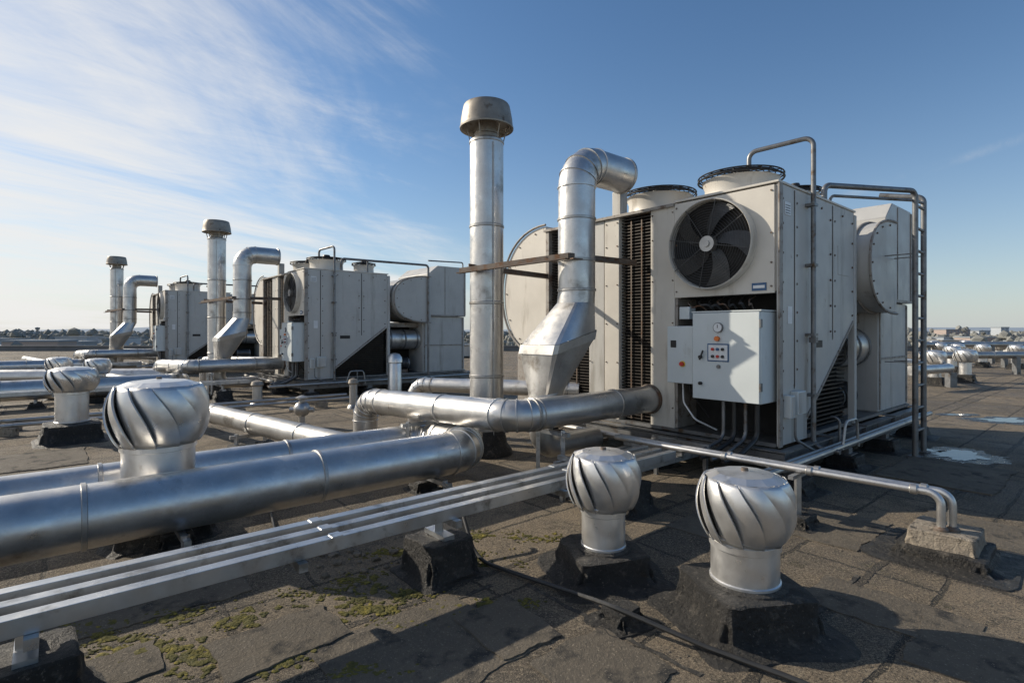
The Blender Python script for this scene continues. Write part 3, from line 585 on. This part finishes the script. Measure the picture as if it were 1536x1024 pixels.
# =============== turbine vents
NV=12
def turbine(p,R,zb,zh0,zh1,nr,label,group='turbine vents on the near roof',ht=None,hb=None,rot=None):
    p=Vector((p[0],p[1],0)); rt=thing('turbine_vent',label,'turbine vent',p,0,group); h=zh1-zh0; R=R*.98; k_=R/.25
    r0=random.random()*.5
    mb=MB(); rs=[]
    for r,z in ((R*.76,zh1-.058*k_),(R*.80,zh1-.040*k_),(R*.80,zh1-.034*k_),(R*.58,zh1-.012*k_),(R*.10,zh1)):
        rs.append([p+Vector((r*math.cos(2*math.pi*k/NV+r0),r*math.sin(2*math.pi*k/NV+r0),z)) for k in range(NV)])
    mb.loft(rs); hd=mb.build('top_cap','alu',rt,ang=4)
    MB().lathe([(R*.64,zh0+.01),(R*.78,zh0+.3*h),(R*.82,zh0+.6*h),(R*.70,zh1-.055*k_)],p,28).build('rotor_core','core',hd)
    MB().lathe([(nr*1.0,zh0-.03),(R*.74,zh0+.0),(R*.78,zh0+.012),(R*.74,zh0+.024)],p,48).build('lower_ring','alu',hd)
    MB().lathe([(.02,zh1+.0),(.018,zh1+.014)],p,12).build('cap_bolt','rust',hd)
    mb=MB(); rows=[]; nz=16; w=2*math.pi/NV*1.22
    for i in range(nz+1):
        s=i/nz; z=zh0+.0+s*(h-.034*k_); prf=math.sin(math.pi*(.12+.72*s))**.70
        r=R*(.58+.44*prf); th=-math.pi/2+.66*(1-s)+.10*math.sin(math.pi*s); row=[]
        lift=.5+.5*math.sin(math.pi*s)
        for j in range(9):
            u=j/8; rr=r+R*lift*(-.17*(1-u)**.85+.035*math.sin(u*math.pi)); q=th+(u-.5)*w
            row.append(mb.bm.verts.new(p+Vector((rr*math.cos(q),rr*math.sin(q),z-.012*k_*u*(1-s)))))
        # folded rim on the proud edge
        rr=r-R*.035; q=th+.5*w+.012; row.append(mb.bm.verts.new(p+Vector((rr*math.cos(q),rr*math.sin(q),z-.012*k_*(1-s)))))
        rows.append(row)
    for A,Bq in zip(rows,rows[1:]):
        for j in range(9): mb.bm.faces.new((A[j],A[j+1],Bq[j+1],Bq[j]))
    v0=mb.build('vane','alu',hd,ang=28); so=v0.modifiers.new('s','SOLIDIFY'); so.thickness=.003
    v0.rotation_euler.z=r0
    for k in range(1,NV):
        v=v0.copy(); col.objects.link(v); v.parent=hd; v.rotation_euler.z=r0+k*2*math.pi/NV+random.uniform(-.025,.025)
    nk=MB().lathe([(nr*1.04,zb-.05),(nr*1.04,zb+.02),(nr,zb+.025),(nr,zh0-.06),(nr*1.05,zh0-.055),(nr*1.05,zh0-.02),(nr*.9,zh0-.015)],p,48).build('neck','alu',rt)
    for k in range(8):
        q=k*math.pi/4+.3; d=Vector((math.cos(q),math.sin(q),0)); MB().cyl(p+d*nr*1.02+Vector((0,0,zb+.0)),p+d*(nr*1.04+.008)+Vector((0,0,zb+.0)),.007,8).build('rivet','rust',nk)
    MB().lathe([(nr*1.30,zb-.02),(nr*1.22,zb+.0),(nr*1.05,zb+.008)],p,40,False).build('flashing_collar','bit',rt)
    bitblock(p,ht or nr*1.42,hb or nr*2.3,max(.06,zb-.004),rt,seed=p.x,rz=TH if rot is None else rot,name='bitumen_curb'); return rt
turbine(at(1117,800,3.0),.262,.225,.475,.83,.178,'large turbine vent with whole round neck, nearest the camera at lower right',ht=.27,hb=.43,rot=.18)
turbine(at(905,800,3.6),.25,.175,.455,.815,.143,'turbine vent between the cable tray end and the nearest turbine vent',ht=.24,hb=.38,rot=.22)
turbine((-2.81,4.30),.36,.26,.735,1.225,.25,'biggest turbine vent, standing between the two long pipes at left',ht=.30,hb=.40)
turbine(gnd(108,660),.33,.27,.74,1.09,.20,'turbine vent on a tall black curb near the left edge',ht=.33,hb=.45)
turbine(gnd(146,603),.27,.2,.66,1.0,.14,'small turbine vent right of the tall curb vent, in front of the farthest duct')
turbine(gnd(88,598),.27,.2,.66,1.0,.14,'small turbine vent just behind the tall curb vent at left')
LB=['turbine vent nearest the ladder, far right','turbine vent second nearest beyond the ladder, far right','turbine vent of the far right group, standing alone behind the two nearest','turbine vent at the very right edge of the picture by the far pipes','small distant turbine vent under the skyline right of the ladder','smallest distant turbine vent furthest back at right']
LB+=['distant turbine vent of the far right cluster']*5
for (px,Y,r),lb in zip(((1402,16.0,.30),(1448,17.0,.32),(1428,21,.30),(1524,23,.30),(1409,27,.34),(1462,30,.34),(1436,25,.3),(1474,24,.3),(1498,28,.32),(1400,33,.34),(1448,34,.34)),LB):
    turbine(((px-768)/F*Y,Y),r,.25,.66,1.05,.16,lb,group='distant turbine vents at right')
# =============== cables and lumps
mb=MB(); mb.tube(fillet([Vector((-.55,4.25,.40)),Vector((-.42,4.15,.34)),Vector((-.25,3.75,.02)),gnd(760,855,.025),gnd(850,885,.03),Vector((.55,2.95,.10)),gnd(1060,970,.04),gnd(1175,1012,.03),Vector((1.75,2.0,.03)),Vector((3.2,1.2,.03))],.35,8),.0135,10)
tag(mb.build('power_cable','rubber',loc=(.5,3.0,0)),'black cable running from the tray down across the felt to the lower right','cable')
mb=MB(); mb.tube(fillet([Vector((-2.2,4.9,.02)),gnd(420,830,.02),gnd(330,846,.02),gnd(120,900,.02),gnd(-100,960,.02)],.35,8),.011,8)
tag(mb.build('power_cable','rubber',loc=(-1.6,3.4,0)),'thin black cable lying on the felt in the shade of the thick pipe','cable')
rt=thing('cable_block','small lumpy bitumen block carrying the black cable, left of the nearest turbine vent','block',(.60,2.98,0)); bitblock((.60,2.98),.075,.15,.085,rt,seed=9)
random.seed(3); it=[]
for k in range(1100):
    p=gnd(random.gauss(510,45),random.gauss(842,14)) if k<34 else gnd(random.uniform(-40,1560),random.uniform(720,1020)); r=random.uniform(.008,.038) if k<34 else random.uniform(.0015,.008)
    p.z=r*.3; it.append((p,r,r*.8,r*.6))
tag(scatter_mesh('rubble','rubble',it),'loose grit and felt crumbs scattered on the roof','rubble',kind='stuff')
random.seed(5); it=[]
cl=[(130,958,70,5),(215,978,40,5),(330,968,80,5),(290,990,80,6),(120,1005,90,8),(370,1003,110,7),(560,872,34,7),(545,893,60,6),(690,845,55,5),(480,915,110,4),(60,940,50,6),(430,935,100,5),(700,905,60,4),(220,930,110,4),(760,805,60,4),(620,830,70,4)]
for (x,y,sx,sy) in cl:
    for k in range(int(sx*24)):
        p=gnd(random.gauss(x,sx*.8),random.gauss(y,sy*.9))
        nn=noise.noise(p*5)+.8*noise.noise(p*24)
        if nn<.08: continue
        r=random.uniform(.002,.0065)*(1+nn); p.z=r*.2+nn*.004; it.append((p,r*1.5,r*1.3,r*.55))
tag(scatter_mesh('moss','moss',it),'olive yellow moss crust growing on the felt at lower left','moss',kind='stuff')
# =============== roof
mb=MB(); mb.face([(-75,-8,0),(75,-8,0),(75,44,0),(-75,44,0)]); mb.face([(-75,44,0),(75,44,0),(75,44,-15),(-75,44,-15)]); struct(mb,'roof_deck','roof',smooth=False)
mb=MB(); mb.box(-75,75,44,44.4,-.2,.38); mb.box(-75,75,43.93,44.47,.381,.44); struct(mb,'parapet','par')
random.seed(11)
def sheet(name,mat,p,l,w,rz,h,nz,freq):
    mb=MB(); m2=Matrix.Rotation(R_(rz),3,'Z'); rr=[]; n=40
    pe=[(-l/2+l*k/n,-w/2) for k in range(n)]+[(l/2,-w/2+w*k/6) for k in range(6)]+[(l/2-l*k/n,w/2) for k in range(n)]+[(-l/2,w/2-w*k/6) for k in range(6)]
    for x,y in pe:
        v=m2@Vector((x,y,0)); v+=noise.noise_vector((v+p)*freq)*nz+noise.noise_vector((v+p)*freq*4)*nz*.5; v.z=0; rr.append(p+v)
    mb.loft([[q+Vector((0,0,-.002)) for q in rr],[q+Vector((0,0,h)) for q in rr]]); struct(mb,name,mat,smooth=False,loc=tuple(p))
for j,(px,py,w,l,rz) in enumerate(((630,975,.75,.9,40),(1330,915,.45,.8,-49),(1085,775,1.1,.4,-50),(230,900,.5,1.0,40),(905,1000,.5,.5,41),(1465,985,.5,.6,41),(1250,790,.6,.9,40),(120,1020,.3,.6,40),(1480,800,.9,.7,40),(60,690,1.2,.9,40),(380,720,.8,1.2,40),(1420,710,1.0,1.4,40),(760,940,.5,.4,38),(420,960,.4,.6,42))):
    sheet('roof_patch','felt',gnd(px,py),l,w,rz,.005+j*.0006,.035,5)
for j,(px,py,l,w,rz) in enumerate(((520,962,1.9,.028,40.4),(900,935,1.2,.03,-49.6),(1240,905,1.1,.03,40.4),(1180,780,1.9,.035,-49.6),(1430,740,2.2,.04,40.4),(110,720,2.4,.045,40.4),(400,700,2.2,.04,-49.6))):
    sheet('tar_seam','tar',gnd(px,py),l,w,rz+random.uniform(-2,2),.0035+j*.0002,.02,7)
def blob(px,py,sx,sy,z,amp,name,mat,sd):
    p=gnd(px,py); rr=[]; n=140
    for k in range(n):
        t=2*math.pi*k/n; cx_,sy_=math.cos(t),math.sin(t)
        d=1+amp*noise.noise(Vector((cx_*1.3,sy_*1.3,sd)))+amp*.55*noise.noise(Vector((cx_*4,sy_*4,sd)))+amp*.3*noise.noise(Vector((cx_*11,sy_*11,sd)))
        rr.append(p+Vector((sx*d*cx_+.3*sy*sy_,sy*2*d*sy_,z)))
    mb=MB(); mb.face(rr); struct(mb,name,mat,smooth=False)
for j,(px,py,sx,sy) in enumerate(((1450,684,.30,.13),(1504,630,.42,.13),(1466,717,.13,.05),(1400,676,.13,.05),(1440,622,.2,.07))):
    blob(px,py,sx*1.7,sy*1.7,.0025+j*.0003,.5,'wet_patch','wet',j*3.1)
    blob(px,py,sx,sy,.006,.75,'puddle','water',j*3.1+.2)
for (z,Y,x0,x1,r,lb) in ((.72,20,15.0,32,.13,'long silver pipe crossing the far right roof, the nearer one'),(.95,27,20.3,40,.14,'long silver pipe crossing the far right roof, the one farther back'),(.62,24,18.2,36,.07,'thin pale pipe between the two long far right pipes')):
    rt=thing('distant_pipe',lb,'pipe',(x0,Y,0)); MB().cyl((x0,Y,z),(x1,Y+1,z),r,20).build('pipe_run','galv2',rt)
    for k in range(8):
        q=k/8+.05; mb=MB(); band(mb,Vector((x0+(x1-x0)*q,Y+q,z)),Vector((1,0,0)),r,.08,20); mb.build('joint_band','galv2',rt)
    for k in range(5): MB().box(x0+.5+k*3.2,x0+.65+k*3.2,Y,Y+.2,0,z-.05).build('post','steel',rt)
x0,Y=13.2,15.5
rt=thing('distant_pipe','low silver pipe behind the ladder among the far vents','pipe',(x0,Y,0)); MB().tube(fillet([(x0-2.5,Y-1.0,.55),(x0-.6,Y,.55),(x0+.4,Y+3.5,.55)],.5,6),.13,20).build('pipe_run','galv',rt)
MB().box(x0-.7,x0-.5,Y-.1,Y+.1,0,.42).build('post','steel',rt)
rt=thing('distant_pipe','silver pipe crossing the roof at the far left edge','pipe',(-14,15,0)); MB().tube([(-19,13.2,.42),(-9.4,14.6,.42)],.19,24).build('pipe_run','galv',rt)
for k in range(4): MB().box(-18+k*2.6,-17.8+k*2.6,13.4+k*.38,13.6+k*.38,0,.3).build('post','steel',rt)
for k,(px,Y,lb) in enumerate(((1480,34,'tiny grey box on the far right roof near the parapet'),(1520,36,'tiny grey box at the right picture edge near the parapet'),(1420,38,'tiny grey box near the parapet right of the ladder'),(690,33,'tiny grey box seen left of the tallest stack'))):
    x=(px-768)/F*Y; rt=thing('distant_roof_box',lb,'roof box',(x,Y,0)); MB().box(x-.6,x+.6,Y-.4,Y+.4,.1,.75+.1*(k%3)).build('casing','cream2',rt,bevel=.02); MB().box(x-.7,x+.7,Y-.5,Y+.5,.76+.1*(k%3),.82+.1*(k%3)).build('lid','galv2',rt); MB().box(x-.7,x+.7,Y-.5,Y+.5,0,.1).build('curb','bit',rt)
# =============== far land
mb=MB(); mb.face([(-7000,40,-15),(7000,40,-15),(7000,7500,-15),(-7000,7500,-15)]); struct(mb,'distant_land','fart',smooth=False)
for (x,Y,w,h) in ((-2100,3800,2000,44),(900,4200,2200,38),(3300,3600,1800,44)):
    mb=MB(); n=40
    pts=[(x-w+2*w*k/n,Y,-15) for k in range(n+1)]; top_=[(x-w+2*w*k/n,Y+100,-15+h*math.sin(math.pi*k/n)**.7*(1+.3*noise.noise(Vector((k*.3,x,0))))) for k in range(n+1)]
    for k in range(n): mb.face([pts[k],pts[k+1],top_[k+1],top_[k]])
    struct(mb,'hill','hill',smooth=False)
random.seed(21)
def building(x,Y,w,d,h,mat,lab,grp=None,win=False):
    rt=thing('distant_building',lab,'building',(x,Y,-15),random.uniform(-.4,.4) if grp else .1,grp); Wm=ROOT[rt.name]
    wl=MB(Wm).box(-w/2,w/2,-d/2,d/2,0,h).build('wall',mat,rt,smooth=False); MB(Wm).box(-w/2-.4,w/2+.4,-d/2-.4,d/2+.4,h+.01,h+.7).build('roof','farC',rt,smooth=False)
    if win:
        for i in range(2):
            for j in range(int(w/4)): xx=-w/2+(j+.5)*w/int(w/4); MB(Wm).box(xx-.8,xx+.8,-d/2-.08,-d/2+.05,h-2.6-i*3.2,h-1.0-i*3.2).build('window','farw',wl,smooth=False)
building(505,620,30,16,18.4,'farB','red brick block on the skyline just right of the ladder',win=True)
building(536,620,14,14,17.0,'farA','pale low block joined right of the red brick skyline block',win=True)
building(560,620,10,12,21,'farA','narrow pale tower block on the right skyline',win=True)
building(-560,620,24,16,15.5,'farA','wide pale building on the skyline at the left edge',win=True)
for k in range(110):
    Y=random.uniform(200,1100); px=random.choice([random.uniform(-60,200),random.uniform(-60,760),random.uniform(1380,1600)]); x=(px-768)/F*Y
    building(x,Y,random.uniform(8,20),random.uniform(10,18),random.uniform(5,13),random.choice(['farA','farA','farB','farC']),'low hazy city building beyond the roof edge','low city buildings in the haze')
it=[]
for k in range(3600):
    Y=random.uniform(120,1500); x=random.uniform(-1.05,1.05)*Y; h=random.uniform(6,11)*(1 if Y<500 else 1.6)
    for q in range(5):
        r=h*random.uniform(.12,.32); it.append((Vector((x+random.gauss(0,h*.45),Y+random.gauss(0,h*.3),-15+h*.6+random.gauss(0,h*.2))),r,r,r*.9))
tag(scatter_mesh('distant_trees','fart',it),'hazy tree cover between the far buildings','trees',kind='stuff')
# =============== light and sky
AZ=math.atan2(-.90,.34); EL=R_(28)
sd=Vector((math.sin(AZ)*math.cos(EL),math.cos(AZ)*math.cos(EL),math.sin(EL)))
sl=bpy.data.lights.new('sun','SUN'); sl.energy=5.0; sl.angle=R_(.5); sl.color=(1,.90,.75); so=bpy.data.objects.new('sun',sl); col.objects.link(so)
so.rotation_euler=(-sd).to_track_quat('-Z','Y').to_euler()
w=bpy.data.worlds.new('World'); scn.world=w; w.use_nodes=True; nt=w.node_tree; L=nt.links.new; bg=nt.nodes['Background']
sky=N(nt,'ShaderNodeTexSky',sky_type='NISHITA'); sky.sun_disc=False; sky.sun_elevation=EL; sky.sun_rotation=AZ; sky.altitude=200; sky.air_density=1.0; sky.dust_density=.3; sky.ozone_density=2.2
tc=N(nt,'ShaderNodeTexCoord'); sep=N(nt,'ShaderNodeSeparateXYZ'); L(tc.outputs['Generated'],sep.inputs[0])
def mth(op,a,b=None,c=None):
    n=N(nt,'ShaderNodeMath',operation=op)
    for i,v in enumerate((a,b,c)):
        if v is None: continue
        if isinstance(v,(int,float)): n.inputs[i].default_value=v
        else: L(v,n.inputs[i])
    return n.outputs[0]
def mixc(f,A,Bc_):
    x=N(nt,'ShaderNodeMix',data_type='RGBA'); L(f,x.inputs[0])
    for i,v in ((6,A),(7,Bc_)):
        if isinstance(v,tuple): x.inputs[i].default_value=c4(v)
        else: L(v,x.inputs[i])
    return x.outputs[2]
zz=mth('ADD',mth('MAXIMUM',sep.outputs[2],0.0),.14)
cb_=N(nt,'ShaderNodeCombineXYZ'); L(mth('DIVIDE',sep.outputs[0],zz),cb_.inputs[0]); L(mth('DIVIDE',sep.outputs[1],zz),cb_.inputs[1])
def mapn(rot,sc):
    m1=N(nt,'ShaderNodeMapping'); m1.inputs['Rotation'].default_value=(0,0,R_(rot)); L(cb_.outputs[0],m1.inputs[0])
    mp=N(nt,'ShaderNodeMapping'); mp.inputs['Scale'].default_value=sc; L(m1.outputs[0],mp.inputs[0]); return mp.outputs[0]
def noi(s,det,ro,dist,src):
    n=N(nt,'ShaderNodeTexNoise'); n.inputs['Scale'].default_value=s; n.inputs['Detail'].default_value=det; n.inputs['Roughness'].default_value=ro; n.inputs['Distortion'].default_value=dist; L(src,n.inputs[0]); return n.outputs[0]
def rng(o,a,c,x=0,y=1):
    r=N(nt,'ShaderNodeMapRange'); r.interpolation_type='SMOOTHSTEP'; r.inputs[1].default_value=a; r.inputs[2].default_value=c; r.inputs[3].default_value=x; r.inputs[4].default_value=y; L(o,r.inputs[0]); return r.outputs[0]
n1=noi(1.0,14,.64,1.0,mapn(-58,(.42,1.0,1))); n3=noi(2.6,12,.68,.6,mapn(-44,(.45,1.3,1))); n2=noi(.8,5,.55,.3,mapn(-50,(.5,1.0,1)))
left=rng(sep.outputs[0],.06,-.60,0,1)
v=mth('ADD',mth('MULTIPLY',n1,.62),mth('MULTIPLY',n2,.42)); v=mth('ADD',v,mth('MULTIPLY',n3,.26)); v=mth('ADD',v,mth('MULTIPLY',left,.17))
low=rng(sep.outputs[2],.42,.08,0,.07); v=mth('ADD',v,low)
cl_=mth('MULTIPLY',rng(v,.66,.96),rng(left,0,.30)); cl_=mth('MULTIPLY',cl_,.93)
tr=mth('ABSOLUTE',mth('SUBTRACT',sep.outputs[2],mth('MULTIPLY_ADD',sep.outputs[0],.28,.065)))
trm=mth('MULTIPLY',mth('MULTIPLY',rng(tr,.010,.0,0,1),rng(sep.outputs[0],.42,.58,0,1)),mth('MULTIPLY',rng(n3,.35,.7),.20))
hs=N(nt,'ShaderNodeHueSaturation'); hs.inputs['Saturation'].default_value=1.14; hs.inputs['Value'].default_value=1.62; L(sky.outputs[0],hs.inputs['Color'])
hz=mth('POWER',mth('SUBTRACT',1.0,mth('MINIMUM',mth('MAXIMUM',sep.outputs[2],0.0),1.0)),7.0)
base=mixc(mth('MULTIPLY',hz,.82),hs.outputs[0],(6.5,7.2,7.8))
base=mixc(trm,base,(9.5,9.5,9.5))
L(mixc(cl_,base,(11.2,11.1,10.9)),bg.inputs[0]); bg.inputs[1].default_value=.077
